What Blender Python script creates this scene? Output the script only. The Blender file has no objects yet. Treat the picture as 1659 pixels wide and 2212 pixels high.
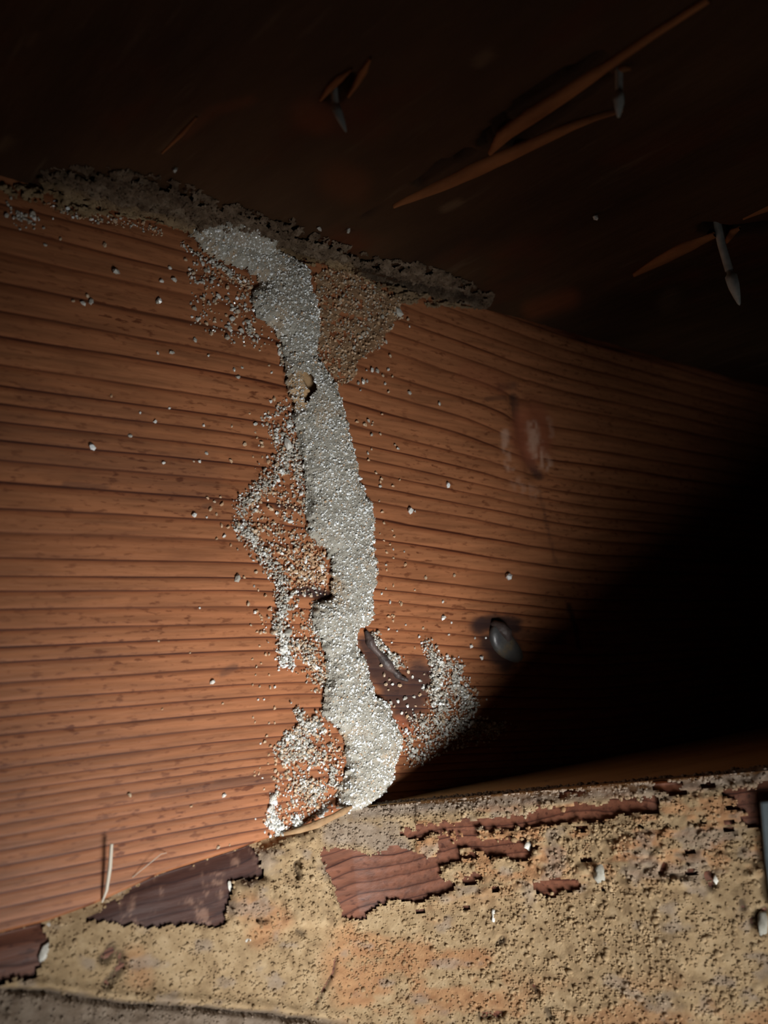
import bpy, math
import numpy as np
from mathutils import Matrix, Vector

# ------------------------------------------------------------------ camera frame
# World: the joist face is the plane y=0 (it looks towards -y), x runs along the joist, z is up.
F, CX, CY = 1990.0, 829.5, 1106.0                 # focal length and centre for a 1659 x 2212 picture
uc = np.array([3220 - CX, -(1270 - CY), -F]); uc /= np.linalg.norm(uc)
wc = np.array([-860 - CX, -(1550 - CY), -F]); wc -= uc * (wc @ uc); wc /= np.linalg.norm(wc)
zc = np.cross(uc, wc)
R = np.stack([uc, wc, zc])                        # camera axes -> world


def ray(px, py):
    px, py = np.asarray(px, float), np.asarray(py, float)
    d = np.stack([(px - CX) / F, -(py - CY) / F, -np.ones_like(px)], -1)
    return d @ R.T


CAM = -ray(750, 1745) * 0.25                      # world origin = the corner where tube, joist and sill meet

scene = bpy.context.scene
COL = scene.collection
cam_d = bpy.data.cameras.new('camera')
cam = bpy.data.objects.new('camera', cam_d)
COL.objects.link(cam)
m = Matrix.Identity(4)
for i in range(3):
    for j in range(3):
        m[i][j] = R[i][j]
    m[i][3] = CAM[i]
cam.matrix_world = m
cam_d.sensor_fit = 'VERTICAL'
cam_d.sensor_height = 36.0
cam_d.lens = F / 2212 * 36.0
cam_d.clip_start = 0.005
cam_d.clip_end = 20
cam_d.dof.use_dof = True
cam_d.dof.focus_distance = 0.262
cam_d.dof.aperture_fstop = 14.0
scene.camera = cam

# ------------------------------------------------------------------ world, lamp, exposure
world = bpy.data.worlds.new('world')
scene.world = world
world.use_nodes = True
world.node_tree.nodes['Background'].inputs[0].default_value = (0.30, 0.27, 0.24, 1)
world.node_tree.nodes['Background'].inputs[1].default_value = 0.004


def spot(name, loc, aim, watts, angle, blend, size, col=(1.0, 0.97, 0.92)):
    d = bpy.data.lights.new(name, 'SPOT')
    d.energy = watts
    d.spot_size = math.radians(angle)
    d.spot_blend = blend
    d.shadow_soft_size = size
    d.color = col
    o = bpy.data.objects.new(name, d)
    o.location = loc
    o.rotation_euler = (Vector(aim) - Vector(loc)).to_track_quat('-Z', 'Y').to_euler()
    COL.objects.link(o)
    return o


# the lamp is held below the sill's front arris, so that arris throws the soft slanting shadow over the joist
LAMP = (-0.028, -0.205, -0.122)
WHITE_LED = (1.0, 1.0, 0.98)
spot('flashlight_beam', LAMP, (-0.006, 0.0, 0.008), 5.1, 51, 1.0, 0.055, WHITE_LED)
spot('added_sill_fill', LAMP, (0.09, -0.10, -0.060), 1.15, 58, 1.0, 0.055, WHITE_LED)  # added fill spot at the lamp's place, brightens the sill's right-hand front
spot('flashlight_spill', LAMP, (-0.02, 0.0, 0.0), 0.12, 150, 0.6, 0.055, WHITE_LED)

scene.view_settings.view_transform = 'Standard'
scene.view_settings.look = 'None'
scene.view_settings.exposure = 0.0
scene.view_settings.gamma = 1.0
scene.view_settings.use_curve_mapping = False

rng = np.random.default_rng(11)
H = 0.1575                                        # underside of the subfloor above the sill top


# ------------------------------------------------------------------ geometry helpers
def on_joist(px, py):
    r = ray(px, py)
    return CAM + r * (-CAM[1] / r[..., 1])[..., None]


def on_level(px, py, z):
    r = ray(px, py)
    return CAM + r * ((z - CAM[2]) / r[..., 2])[..., None]


def project(P):
    c = (P - CAM) @ R
    return CX + c[..., 0] / -c[..., 2] * F, CY - c[..., 1] / -c[..., 2] * F


def fold(px, py):
    """pixel -> (x, v): v = height on the joist face, past H it runs out along the subfloor."""
    a = on_joist(px, py)
    b = on_level(px, py, H)
    up = a[..., 2] > H
    return np.where(up, b[..., 0], a[..., 0]), np.where(up, H - b[..., 1], a[..., 2])


FR = 0.0025


def fold_point(x, v, h):
    """(x, v) on the joist / subfloor corner, lifted by h along the (rounded) normal."""
    g = (v - (H - FR)) / (2 * FR)
    a = np.clip(g, 0, 1)
    a = a * a * (3 - 2 * a) * math.pi / 2
    y = np.where(v < H, 0.0, -(v - H))
    z = np.where(v < H, v, H)
    return np.stack([x, y - h * np.cos(a), z - h * np.sin(a)], -1)


# the sill's top front arris leaves the joist at the origin and swings away from it as it runs right
_ex = np.linspace(750, 2050, 80)
_ray = ray(_ex, 1745 - (_ex - 750) * (81 / 909))
_a = np.radians(34 + 22 * np.clip((_ex - 750) / 620, 0, 1) ** 0.8)
_pn = np.stack([np.sin(_a), np.cos(_a), 0 * _a], -1)
ARR = CAM + _ray * (-(_pn @ CAM) / (_ray * _pn).sum(-1))[:, None]
ARR = np.concatenate([ARR, [ARR[-1] + (ARR[-1] - ARR[-12]) * (0.22 / np.linalg.norm(ARR[-1] - ARR[-12]))]])
ARR_S = np.concatenate([[0], np.cumsum(np.linalg.norm(np.diff(ARR, axis=0), axis=1))])
e = ARR[-30] / np.linalg.norm(ARR[-30])


def arris(s):
    return np.stack([np.interp(s, ARR_S, ARR[:, c_]) for c_ in range(3)], -1)


LP = on_joist(np.array([-400., 0, 100, 200, 350, 450, 530, 640, 750]),
              np.array([2130., 2010, 1985, 1950, 1882, 1850, 1824, 1785, 1745]))


def low_edge(x):
    return np.interp(x, LP[:, 0], LP[:, 2])


DOWN = np.array([-0.02, -0.13, -1.0]); DOWN /= np.linalg.norm(DOWN)
N2 = np.cross(DOWN, e); N2 /= np.linalg.norm(N2)
if N2[1] > 0: N2 = -N2
N1 = np.cross(DOWN, np.array([1., 0, 0.05])); N1 /= np.linalg.norm(N1)
if N1[1] > 0: N1 = -N1
IN = np.array([0., 1, e[2] / e[1]]); IN /= np.linalg.norm(IN)   # runs back over the sill's top


def sill_point(s, t, h):
    """s along the front of the sill (negative: under the joist), t down its face (negative: on its top)."""
    k = 0.006
    sp = 0.5 * (s + np.sqrt(s * s + k * k)) - k / 2      # smooth max(s,0)
    sn = s - sp
    x1 = sn
    rec = 0.0022 * np.clip(-s / 0.03, 0, 1)
    B = arris(sp) + np.stack([x1, rec, low_edge(np.minimum(x1, 0)) - 0.0004], -1)
    w = (1 / (1 + np.exp(-s / 0.003)))[..., None]
    n = N1 * (1 - w) + N2 * w
    r = 0.0025
    a = np.clip((t + r) / (2 * r), 0, 1)
    a = (a * a * (3 - 2 * a))[..., None]
    td = np.maximum(t, 0)[..., None]
    tu = np.maximum(-t, 0)[..., None]
    nn = n * a + np.array([0, 0, 1.]) * (1 - a)
    nn /= np.linalg.norm(nn, axis=-1, keepdims=True)
    round_ = (np.exp(-(t / r) ** 2) * 0.0009)[..., None]
    return B + DOWN * td + IN * tu + nn * (h[..., None] - round_)


# ------------------------------------------------------------------ noise and masks
def _hash(ix, iy, seed):
    n = (ix.astype(np.int64) * 374761393 + iy.astype(np.int64) * 668265263 + seed * 982451653) & 0xffffffff
    n = ((n ^ (n >> 13)) * 1274126177) & 0xffffffff
    n = (n ^ (n >> 16)) & 0xffffff
    return n / float(0xffffff)


def vnoise(x, y, seed=0):
    ix, iy = np.floor(x), np.floor(y)
    fx, fy = x - ix, y - iy
    fx = fx * fx * (3 - 2 * fx); fy = fy * fy * (3 - 2 * fy)
    a, b = _hash(ix, iy, seed), _hash(ix + 1, iy, seed)
    c, d = _hash(ix, iy + 1, seed), _hash(ix + 1, iy + 1, seed)
    return (a * (1 - fx) + b * fx) * (1 - fy) + (c * (1 - fx) + d * fx) * fy


def fbm(x, y, seed=0, octv=4):
    s, amp, tot = 0, 1.0, 0
    for o in range(octv):
        s = s + amp * vnoise(x * 2 ** o + 17.3 * o, y * 2 ** o - 9.1 * o, seed + o)
        tot += amp; amp *= 0.5
    return s / tot


def cells(x, y, seed=0):
    """distance to the nearest jittered lattice point (0 at a granule's middle)."""
    ix, iy = np.floor(x), np.floor(y)
    best = np.full(np.shape(x), 9.0)
    for dx in (-1, 0, 1):
        for dy in (-1, 0, 1):
            cx_, cy_ = ix + dx, iy + dy
            qx = cx_ + _hash(cx_, cy_, seed); qy = cy_ + _hash(cx_, cy_, seed + 7)
            best = np.minimum(best, (x - qx) ** 2 + (y - qy) ** 2)
    return np.sqrt(best)


def poly_sd(px, py, poly):
    """signed distance in pixels, positive inside."""
    P = np.asarray(poly, float); Q = np.roll(P, -1, 0)
    d = np.full(px.shape, 1e9); inside = np.zeros(px.shape, bool)
    for (x0, y0), (x1, y1) in zip(P, Q):
        ex, ey = x1 - x0, y1 - y0
        t = np.clip(((px - x0) * ex + (py - y0) * ey) / (ex * ex + ey * ey + 1e-9), 0, 1)
        d = np.minimum(d, (px - x0 - t * ex) ** 2 + (py - y0 - t * ey) ** 2)
        c = (y0 > py) != (y1 > py)
        xi = x0 + (py - y0) / (ey if abs(ey) > 1e-9 else 1e-9) * ex
        inside ^= c & (px < xi)
    return np.where(inside, 1, -1) * np.sqrt(d)


def line_d(px, py, pts):
    d = np.full(px.shape, 1e9)
    for (x0, y0), (x1, y1) in zip(pts[:-1], pts[1:]):
        ex, ey = x1 - x0, y1 - y0
        t = np.clip(((px - x0) * ex + (py - y0) * ey) / (ex * ex + ey * ey + 1e-9), 0, 1)
        d = np.minimum(d, (px - x0 - t * ex) ** 2 + (py - y0 - t * ey) ** 2)
    return np.sqrt(d)


def sstep(a, b, x):
    t = np.clip((x - a) / (b - a), 0, 1)
    return t * t * (3 - 2 * t)


# ------------------------------------------------------------------ object helpers
def mesh_obj(name, V, Fq, mat, parent=None, attrs=None, smooth=True):
    me = bpy.data.meshes.new(name)
    V = np.ascontiguousarray(V, np.float32).reshape(-1, 3)
    Fq = np.ascontiguousarray(Fq, np.int32)
    k = Fq.shape[1]
    me.vertices.add(len(V)); me.vertices.foreach_set('co', V.ravel())
    me.loops.add(Fq.size); me.loops.foreach_set('vertex_index', Fq.ravel())
    me.polygons.add(len(Fq))
    me.polygons.foreach_set('loop_start', np.arange(0, Fq.size, k, dtype=np.int32))
    me.polygons.foreach_set('use_smooth', np.full(len(Fq), smooth))
    for nm, a in (attrs or {}).items():
        at = me.attributes.new(nm, 'FLOAT', 'POINT')
        at.data.foreach_set('value', np.ascontiguousarray(a, np.float32).ravel())
    me.update(calc_edges=True)
    me.validate()
    me.materials.append(mat)
    o = bpy.data.objects.new(name, me)
    COL.objects.link(o)
    if parent is not None: o.parent = parent
    return o


def grid_faces(n, k, keep=None):
    i = np.arange(n * k).reshape(n, k)
    f = np.stack([i[:-1, :-1], i[1:, :-1], i[1:, 1:], i[:-1, 1:]], -1).reshape(-1, 4)
    if keep is not None:
        f = f[keep.ravel()[f].all(1)]
    return f


def compact(V, f, attrs):
    used = np.unique(f)
    mp = np.zeros(len(V), np.int64); mp[used] = np.arange(len(used))
    return V[used], mp[f], {k: a.ravel()[used] for k, a in attrs.items()}


def tag(o, label=None, cat=None, group=None, kind=None):
    if label: o['label'] = label
    if cat: o['category'] = cat
    if group: o['group'] = group
    if kind: o['kind'] = kind
    return o


# ------------------------------------------------------------------ materials
class NT:
    def __init__(self, name):
        self.m = bpy.data.materials.new(name); self.m.use_nodes = True
        self.t = self.m.node_tree
        self.b = self.t.nodes['Principled BSDF']

    def n(self, kind, **kw):
        nd = self.t.nodes.new(kind)
        for k, v in kw.items(): setattr(nd, k, v)
        return nd

    def put(self, sock, v):
        if isinstance(v, bpy.types.NodeSocket): self.t.links.new(v, sock)
        else: sock.default_value = v

    def attr(self, name):
        return self.n('ShaderNodeAttribute', attribute_name=name).outputs['Fac']

    def math(self, op, a, b=0.0, c=0.0):
        nd = self.n('ShaderNodeMath', operation=op)
        for s, v in zip(nd.inputs, (a, b, c)): self.put(s, v)
        return nd.outputs[0]

    def mix(self, f, a, b, blend='MIX'):
        nd = self.n('ShaderNodeMix', data_type='RGBA', blend_type=blend)
        self.put(nd.inputs[0], f)
        for s, v in ((nd.inputs[6], a), (nd.inputs[7], b)):
            self.put(s, v if isinstance(v, bpy.types.NodeSocket) else (*v, 1))
        return nd.outputs[2]

    def noise(self, scale, detail=4, stretch=(1, 1, 1), rough=0.55, off=0.0):
        co = self.n('ShaderNodeTexCoord').outputs['Object']
        mp = self.n('ShaderNodeMapping')
        mp.inputs['Scale'].default_value = stretch
        mp.inputs['Location'].default_value = (off, off, off)
        self.t.links.new(co, mp.inputs['Vector'])
        nd = self.n('ShaderNodeTexNoise')
        nd.inputs['Scale'].default_value = scale
        nd.inputs['Detail'].default_value = detail
        nd.inputs['Roughness'].default_value = rough
        self.t.links.new(mp.outputs[0], nd.inputs['Vector'])
        return nd.outputs['Fac']

    def ramp(self, f, stops, interp='LINEAR'):
        nd = self.n('ShaderNodeValToRGB')
        nd.color_ramp.interpolation = interp
        el = nd.color_ramp.elements
        while len(el) < len(stops): el.new(0.5)
        for q, (p, c) in zip(el, stops):
            q.position = p; q.color = (*c, 1) if isinstance(c, tuple) else (c, c, c, 1)
        self.put(nd.inputs[0], f)
        return nd.outputs['Color']

    def bump(self, h, strength=0.5, dist=0.0005, prev=None):
        nd = self.n('ShaderNodeBump')
        nd.inputs['Strength'].default_value = strength
        nd.inputs['Distance'].default_value = dist
        self.put(nd.inputs['Height'], h)
        if prev is not None: self.t.links.new(prev, nd.inputs['Normal'])
        return nd.outputs[0]

    def done(self, col, rough=0.6, spec=0.4, normal=None, metal=0.0):
        self.put(self.b.inputs['Base Color'], col if isinstance(col, bpy.types.NodeSocket) else (*col, 1))
        self.put(self.b.inputs['Roughness'], rough)
        self.put(self.b.inputs['Specular IOR Level'], spec)
        self.b.inputs['Metallic'].default_value = metal
        if normal is not None: self.t.links.new(normal, self.b.inputs['Normal'])
        return self.m


def wood_material(name, light, mid, dark, along=(0.06, 1, 1)):
    k = NT(name)
    wob = k.math('MULTIPLY_ADD', k.noise(160, 3, along), 0.34, -0.17)
    ph = k.math('FRACT', k.math('ADD', k.attr('ring'), wob))
    body = k.ramp(ph, [(0.0, mid), (0.03, light), (0.64, light),
                       (0.86, mid), (0.895, tuple(0.55 * m_ + 0.45 * d for m_, d in zip(mid, dark))), (0.93, dark), (0.975, dark), (1.0, mid)])
    wn = k.n('ShaderNodeTexWhiteNoise', noise_dimensions='1D')
    k.t.links.new(k.math('FLOOR', k.math('ADD', k.attr('ring'), wob)), wn.inputs['W'])
    soft = k.math('MULTIPLY_ADD', wn.outputs['Value'], 0.42, k.math('MULTIPLY_ADD', k.noise(60, 3, (0.3, 1, 1), off=12.0), 1.3, -0.62))
    body = k.mix(k.math('MAXIMUM', k.math('MINIMUM', soft, 0.55), 0.0), body, tuple(0.55 * l + 0.45 * m_ for l, m_ in zip(light, mid)))
    streak = k.ramp(k.noise(620, 4, along, off=3.1), [(0.30, 0.62), (0.62, 1.12)])
    col = k.mix(0.85, body, streak, 'MULTIPLY')
    big = k.ramp(k.noise(30, 3, (0.25, 1, 1), off=7.7), [(0.3, 0.78), (0.7, 1.12)])
    col = k.mix(0.8, col, big, 'MULTIPLY')
    fl = k.ramp(k.noise(900, 3, (0.30, 1, 1), off=5.5), [(0.555, 0.0), (0.65, 0.85)])
    fl = k.math('MULTIPLY', fl, k.ramp(k.noise(55, 2, (0.5, 1, 1), off=15.0), [(0.38, 0.15), (0.62, 1.0)]))
    col = k.mix(fl, col, tuple(c * q for c, q in zip(mid, (0.42, 0.34, 0.32))))
    col = k.mix(k.attr('stain'), col, (0.030, 0.017, 0.017))
    col = k.mix(k.attr('red'), col, (0.27, 0.080, 0.038))
    col = k.mix(k.attr('pale'), col, (0.50, 0.29, 0.20))
    hh = k.ramp(ph, [(0.0, 0.5), (0.08, 0.75), (0.7, 0.8), (0.9, 0.15), (1.0, 0.4)])
    nb = k.bump(hh, 0.13, 0.0003)
    nb = k.bump(k.noise(900, 5, (0.12, 1, 1)), 0.35, 0.0003, nb)
    return k.done(col, 0.52, 0.32, nb)


M_joist = wood_material('joist_pine', (0.365, 0.142, 0.061), (0.255, 0.082, 0.032), (0.058, 0.014, 0.006))
M_sill = wood_material('sill_pine', (0.19, 0.072, 0.040), (0.125, 0.042, 0.023), (0.038, 0.011, 0.007))

k = NT('sill_top_wood')
c = k.ramp(k.noise(60, 5, (0.1, 1, 1)), [(0.3, (0.42, 0.24, 0.10)), (0.7, (0.60, 0.37, 0.17))])
fl = k.ramp(k.noise(240, 3, off=2.0), [(0.66, 0.0), (0.74, 0.8)])
c = k.mix(fl, c, (0.05, 0.03, 0.02))
M_top = k.done(c, 0.7, 0.2, k.bump(k.noise(500, 4, (0.1, 1, 1)), 0.4, 0.0004))

k = NT('plywood_underside')
c = k.ramp(k.noise(28, 5, (1, 0.35, 1)), [(0.28, (0.028, 0.013, 0.006)), (0.5, (0.055, 0.026, 0.011)), (0.75, (0.095, 0.047, 0.021))])
c = k.mix(k.ramp(k.noise(34, 3, (1, 0.6, 1), off=4), [(0.56, 0.0), (0.72, 0.7)]), c, (0.085, 0.022, 0.007))
c = k.mix(k.ramp(k.noise(300, 4, (1, 0.1, 1), off=9), [(0.62, 0.0), (0.78, 0.6)]), c, (0.11, 0.07, 0.04))
c = k.mix(k.attr('groove'), c, (0.008, 0.004, 0.003))
c = k.mix(k.attr('pale'), c, (0.20, 0.125, 0.07))
c = k.mix(k.attr('red'), c, (0.19, 0.055, 0.018))
M_ply = k.done(c, 0.75, 0.2, k.bump(k.noise(260, 6, (1, 0.25, 1)), 0.7, 0.0012))

k = NT('torn_veneer')
c = k.ramp(k.noise(200, 4, (1, 0.3, 1)), [(0.3, (0.20, 0.075, 0.026)), (0.7, (0.38, 0.155, 0.058))])
M_veneer = k.done(c, 0.7, 0.2, k.bump(k.noise(700, 4), 0.5, 0.0004))

k = NT('tube_mud')
c = k.ramp(k.noise(420, 5), [(0.25, (0.20, 0.182, 0.15)), (0.5, (0.335, 0.315, 0.265)), (0.78, (0.50, 0.475, 0.415))])
c = k.mix(k.attr('tan'), c, (0.46, 0.29, 0.15))
M_tube = k.done(c, 0.8, 0.25, k.bump(k.noise(1800, 5, rough=0.7), 0.6, 0.0004))

k = NT('sand_grains')
c = k.ramp(k.attr('tone'), [(0.0, (0.46, 0.25, 0.125)), (0.25, (0.52, 0.36, 0.22)), (0.45, (0.34, 0.315, 0.265)), (0.62, (0.47, 0.45, 0.40)),
                            (0.8, (0.74, 0.72, 0.66)), (1.0, (0.92, 0.96, 0.98))])  # cool white end puts part of the quartz sparkle into the colour
M_grain = k.done(c, k.ramp(k.attr('tone'), [(0.3, 0.55), (0.8, 0.16)]), 0.95)

k = NT('crust_mud')
c = k.ramp(k.noise(300, 5), [(0.25, (0.20, 0.130, 0.070)), (0.5, (0.34, 0.236, 0.130)), (0.8, (0.48, 0.355, 0.215))])
c = k.mix(k.attr('orange'), c, k.ramp(k.noise(350, 4, (0.4, 1, 1)), [(0.3, (0.26, 0.105, 0.045)), (0.7, (0.46, 0.25, 0.12))]))
c = k.mix(k.attr('grey'), c, k.ramp(k.noise(400, 4), [(0.3, (0.17, 0.125, 0.095)), (0.7, (0.36, 0.29, 0.23))]))
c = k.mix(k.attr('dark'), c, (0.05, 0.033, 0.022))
M_crust = k.done(c, 0.9, 0.15, k.bump(k.noise(1100, 6, rough=0.7), 0.6, 0.0006))

k = NT('ridge_mud')
c = k.ramp(k.noise(260, 6, rough=0.7), [(0.28, (0.07, 0.042, 0.025)), (0.52, (0.23, 0.16, 0.105)), (0.75, (0.46, 0.36, 0.26))])
c = k.mix(k.attr('tan'), c, k.ramp(k.noise(240, 5), [(0.3, (0.32, 0.19, 0.085)), (0.7, (0.58, 0.42, 0.24))]))
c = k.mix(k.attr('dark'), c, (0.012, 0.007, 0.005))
M_ridge = k.done(c, 0.92, 0.12, k.bump(k.noise(900, 6, rough=0.75), 1.0, 0.0012))

k = NT('film_mud')
c = k.ramp(k.noise(300, 5), [(0.3, (0.24, 0.125, 0.062)), (0.6, (0.38, 0.235, 0.13)), (0.8, (0.50, 0.36, 0.23))])
M_film = k.done(c, 0.85, 0.2, k.bump(k.noise(1000, 6, rough=0.7), 1.0, 0.0008))

k = NT('galvanised_nail')
c = k.ramp(k.noise(220, 4), [(0.3, (0.38, 0.40, 0.38)), (0.7, (0.72, 0.74, 0.70))])
M_nail = k.done(c, 0.5, 0.5, k.bump(k.noise(500, 3), 0.3, 0.0004), 0.0)

k = NT('rusty_nail_head')
c = k.ramp(k.noise(130, 4), [(0.32, (0.085, 0.085, 0.095)), (0.55, (0.19, 0.18, 0.165)), (0.72, (0.36, 0.25, 0.13))])
M_head = k.done(c, 0.36, 0.6, k.bump(k.noise(300, 4), 0.35, 0.0006), 0.45)

k = NT('blackened_iron')
M_iron = k.done(k.ramp(k.noise(200, 4), [(0.3, (0.020, 0.014, 0.014)), (0.7, (0.11, 0.075, 0.065))]), 0.5, 0.4, k.bump(k.noise(500, 4), 0.6, 0.0008))

k = NT('blue_grey_strap')
M_strap = k.done(k.ramp(k.noise(150, 4, (1, 1, 0.3)), [(0.3, (0.075, 0.095, 0.105)), (0.7, (0.13, 0.15, 0.16))]), 0.55, 0.4,
                 k.bump(k.noise(600, 4), 0.3, 0.0004), 0.3)

k = NT('pale_fibre')
M_fibre = k.done((0.62, 0.56, 0.46), 0.6, 0.3)
k = NT('white_plaster')
M_white = k.done(k.ramp(k.noise(500, 3), [(0.3, (0.40, 0.37, 0.31)), (0.7, (0.72, 0.70, 0.64))]), 0.7, 0.3, k.bump(k.noise(900, 4), 0.6, 0.0006))
k = NT('earth')
M_earth = k.done(k.ramp(k.noise(30, 5), [(0.3, (0.06, 0.045, 0.03)), (0.7, (0.12, 0.09, 0.06))]), 0.95, 0.1, k.bump(k.noise(60, 6), 0.8, 0.01))

# ------------------------------------------------------------------ floor (bare ground of the crawl space, below the picture)
n = 41
gx, gy = np.meshgrid(np.linspace(-1.2, 1.6, n), np.linspace(-1.6, 0.6, n), indexing='ij')
V = np.stack([gx, gy, -0.55 + 0.03 * fbm(gx * 6, gy * 6, 3)], -1)
tag(mesh_obj('floor', V, grid_faces(n, n)[:, ::-1], M_earth), 'bare dark earth floor of the crawl space', None, None, 'structure')

# ------------------------------------------------------------------ ceiling: underside of the plywood subfloor
CLEFT_A = [(1300, 118), (1215, 165), (1130, 222), (1060, 285), (1045, 305)]
CLEFT_B = [(1015, 325), (960, 352), (905, 392)]
CLEFT_C = [(1300, 165), (1235, 215), (1165, 262), (1110, 300)]
CLEFT_D = [(755, 172), (735, 195), (718, 212)]
CLEFT_E = [(1525, 492), (1570, 500), (1659, 490)]
CRACK = [(745, 502), (790, 468), (850, 430)]
xs = np.concatenate([[-1.2, -0.6], np.arange(-0.20, 0.5601, 0.0013), [0.8, 1.6]])
ys = np.concatenate([[-1.4, -0.6], np.arange(-0.24, 0.0, 0.0013), [0.0, 0.02, 0.3]])
gx, gy = np.meshgrid(xs, ys, indexing='ij')
inr = (np.abs(gx - 0.18) < 0.4) & (gy > -0.26)
P0 = np.stack([gx, gy, np.full_like(gx, H)], -1)
px, py = project(P0)
px = np.where(inr, px, -9999); py = np.where(inr, py, -9999)
dz = 0.0010 * (fbm(gx * 60, gy * 22, 5) - 0.5) + 0.0005 * (fbm(gx * 420, gy * 60, 6, 3) - 0.5)
groove = np.zeros_like(gx)
for pts, wd, dp in ((CLEFT_A, 9, .006), (CLEFT_B, 6, .005), (CLEFT_C, 13, .006), (CLEFT_D, 12, .006), (CLEFT_E, 12, .006), (CRACK, 2.0, .002)):
    g = 1 - sstep(wd * 0.55, wd * 1.25, line_d(px, py, pts))
    groove = np.maximum(groove, g); dz = dz + g * dp
dz = dz + 0.004 * (1 - sstep(0, 0.12, -gy)) * sstep(0.08, 0.16, gx) * 0
pale = np.zeros_like(gx); red = np.zeros_like(gx)
for pts, wd, a in (([(990, 435), (960, 450)], 9, .5), ([(1055, 120), (1035, 135)], 14, .4), ([(425, 250), (350, 325)], 5, .35), ([(20, 300), (0, 320)], 10, .3),
                   ([(1450, 640), (1440, 655)], 22, .2), ([(60, 95), (75, 75)], 8, .2)):
    pale = np.maximum(pale, a * (1 - sstep(wd * 0.3, wd * 1.5, line_d(px, py, pts))))
for pts, wd, a in (([(1150, 670), (1230, 645)], 22, .6), ([(730, 390), (760, 400)], 40, .3), ([(660, 245), (690, 260)], 30, .35), ([(400, 290), (460, 240), (540, 215)], 12, .3)):
    red = np.maximum(red, a * (1 - sstep(wd * 0.3, wd * 1.6, line_d(px, py, pts))))
V = P0 + np.stack([0 * dz, 0 * dz, dz], -1)
ceiling = mesh_obj('ceiling', V, grid_faces(*gx.shape)[:, ::-1], M_ply, None, {'groove': groove, 'pale': pale, 'red': red})
tag(ceiling, 'dark brown rough plywood underside of the subfloor', None, None, 'structure')


def sliver(pts, widths, drop, thick, mat, parent, name='splinter', lip=0.0):
    """a tapering strip of torn veneer hanging a little below the subfloor; its own ridge and thickness."""
    pts = np.asarray(pts, float); L = len(pts)
    t = np.linspace(0, L - 1, L * 6)
    X = np.interp(t, np.arange(L), pts[:, 0]); Y = np.interp(t, np.arange(L), pts[:, 1])
    Wd = np.interp(t, np.arange(L), widths); Dp = np.interp(t, np.arange(L), drop)
    c = on_level(X, Y, H)
    tg = np.gradient(c, axis=0); tg /= np.linalg.norm(tg, axis=1, keepdims=True)
    sd = np.cross(tg, [0, 0, 1.])
    mm = np.linalg.norm(on_level(X + 1, Y - 1, H) - c, axis=1) / 1.414
    hw = (Wd * mm * 0.5)[:, None]
    jit = 1 + 0.25 * (vnoise(t * 1.7, t * 0 + len(pts), 4) - 0.5)[:, None]
    dn = np.array([0, 0, -1.])
    prof = [(-1.0, 0.2, 0), (-0.55, 0.75, 1), (0.1, 1.0, 1), (0.7, 0.7, 1), (1.0, 0.15, 1), (0.9, 0.0, 0), (-0.9, 0.0, 0)]
    ring = []
    for a, b, _ in prof:
        ring.append(c + sd * hw * a * jit + dn * (0.25 * Dp[:, None] * (1 if b > 0.01 else -1.5) + 0.55 * thick * b))
    Vv = np.stack(ring, 1)
    nn, kk = Vv.shape[:2]
    i = np.arange(nn * kk).reshape(nn, kk)
    j = np.roll(i, -1, 1)
    f = np.stack([i[:-1], j[:-1], j[1:], i[1:]], -1).reshape(-1, 4)
    return mesh_obj(name, Vv, f, mat, parent)


sliver([(1530, -5), (1420, 65), (1310, 138), (1225, 195), (1150, 245), (1090, 288), (1058, 328)], [14, 20, 24, 36, 36, 30, 8],
       [.0005, .001, .002, .003, .003, .002, .0005], 0.0018, M_veneer, ceiling)
sliver([(1345, 232), (1290, 248), (1235, 268), (1160, 302), (1100, 330), (1050, 352), (980, 385), (920, 412), (850, 442)], [5, 12, 18, 26, 30, 34, 34, 26, 5],
       [.0004, .001, .0016, .002, .002, .002, .0018, .001, .0002], 0.0020, M_veneer, ceiling)
sliver([(692, 212), (715, 185), (735, 165), (760, 145)], [4, 14, 14, 3], [.0003, .001, .001, .0003], 0.0014, M_veneer, ceiling)
sliver([(752, 205), (770, 178), (785, 150), (800, 122)], [4, 10, 14, 4], [.0003, .001, .001, .0003], 0.0014, M_veneer, ceiling)
sliver([(1370, 592), (1430, 560), (1490, 528), (1545, 505)], [6, 26, 30, 14], [.0004, .0012, .0016, .0008], 0.0018, M_veneer, ceiling)
sliver([(1605, 470), (1659, 448), (1720, 425)], [5, 18, 20], [.0003, .001, .001], 0.0014, M_veneer, ceiling)
sliver([(350, 328), (390, 290), (425, 250)], [4, 8, 4], [.0002, .0006, .0002], 0.0010, M_veneer, ceiling)
sliver([(1570, 520), (1585, 498), (1598, 490)], [8, 14, 5], [.0004, .001, .0004], 0.0016, M_veneer, ceiling)
sliver([(1330, 152), (1345, 145), (1362, 143)], [6, 14, 5], [.0006, .001, .0004], 0.0016, M_veneer, ceiling)


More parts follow.
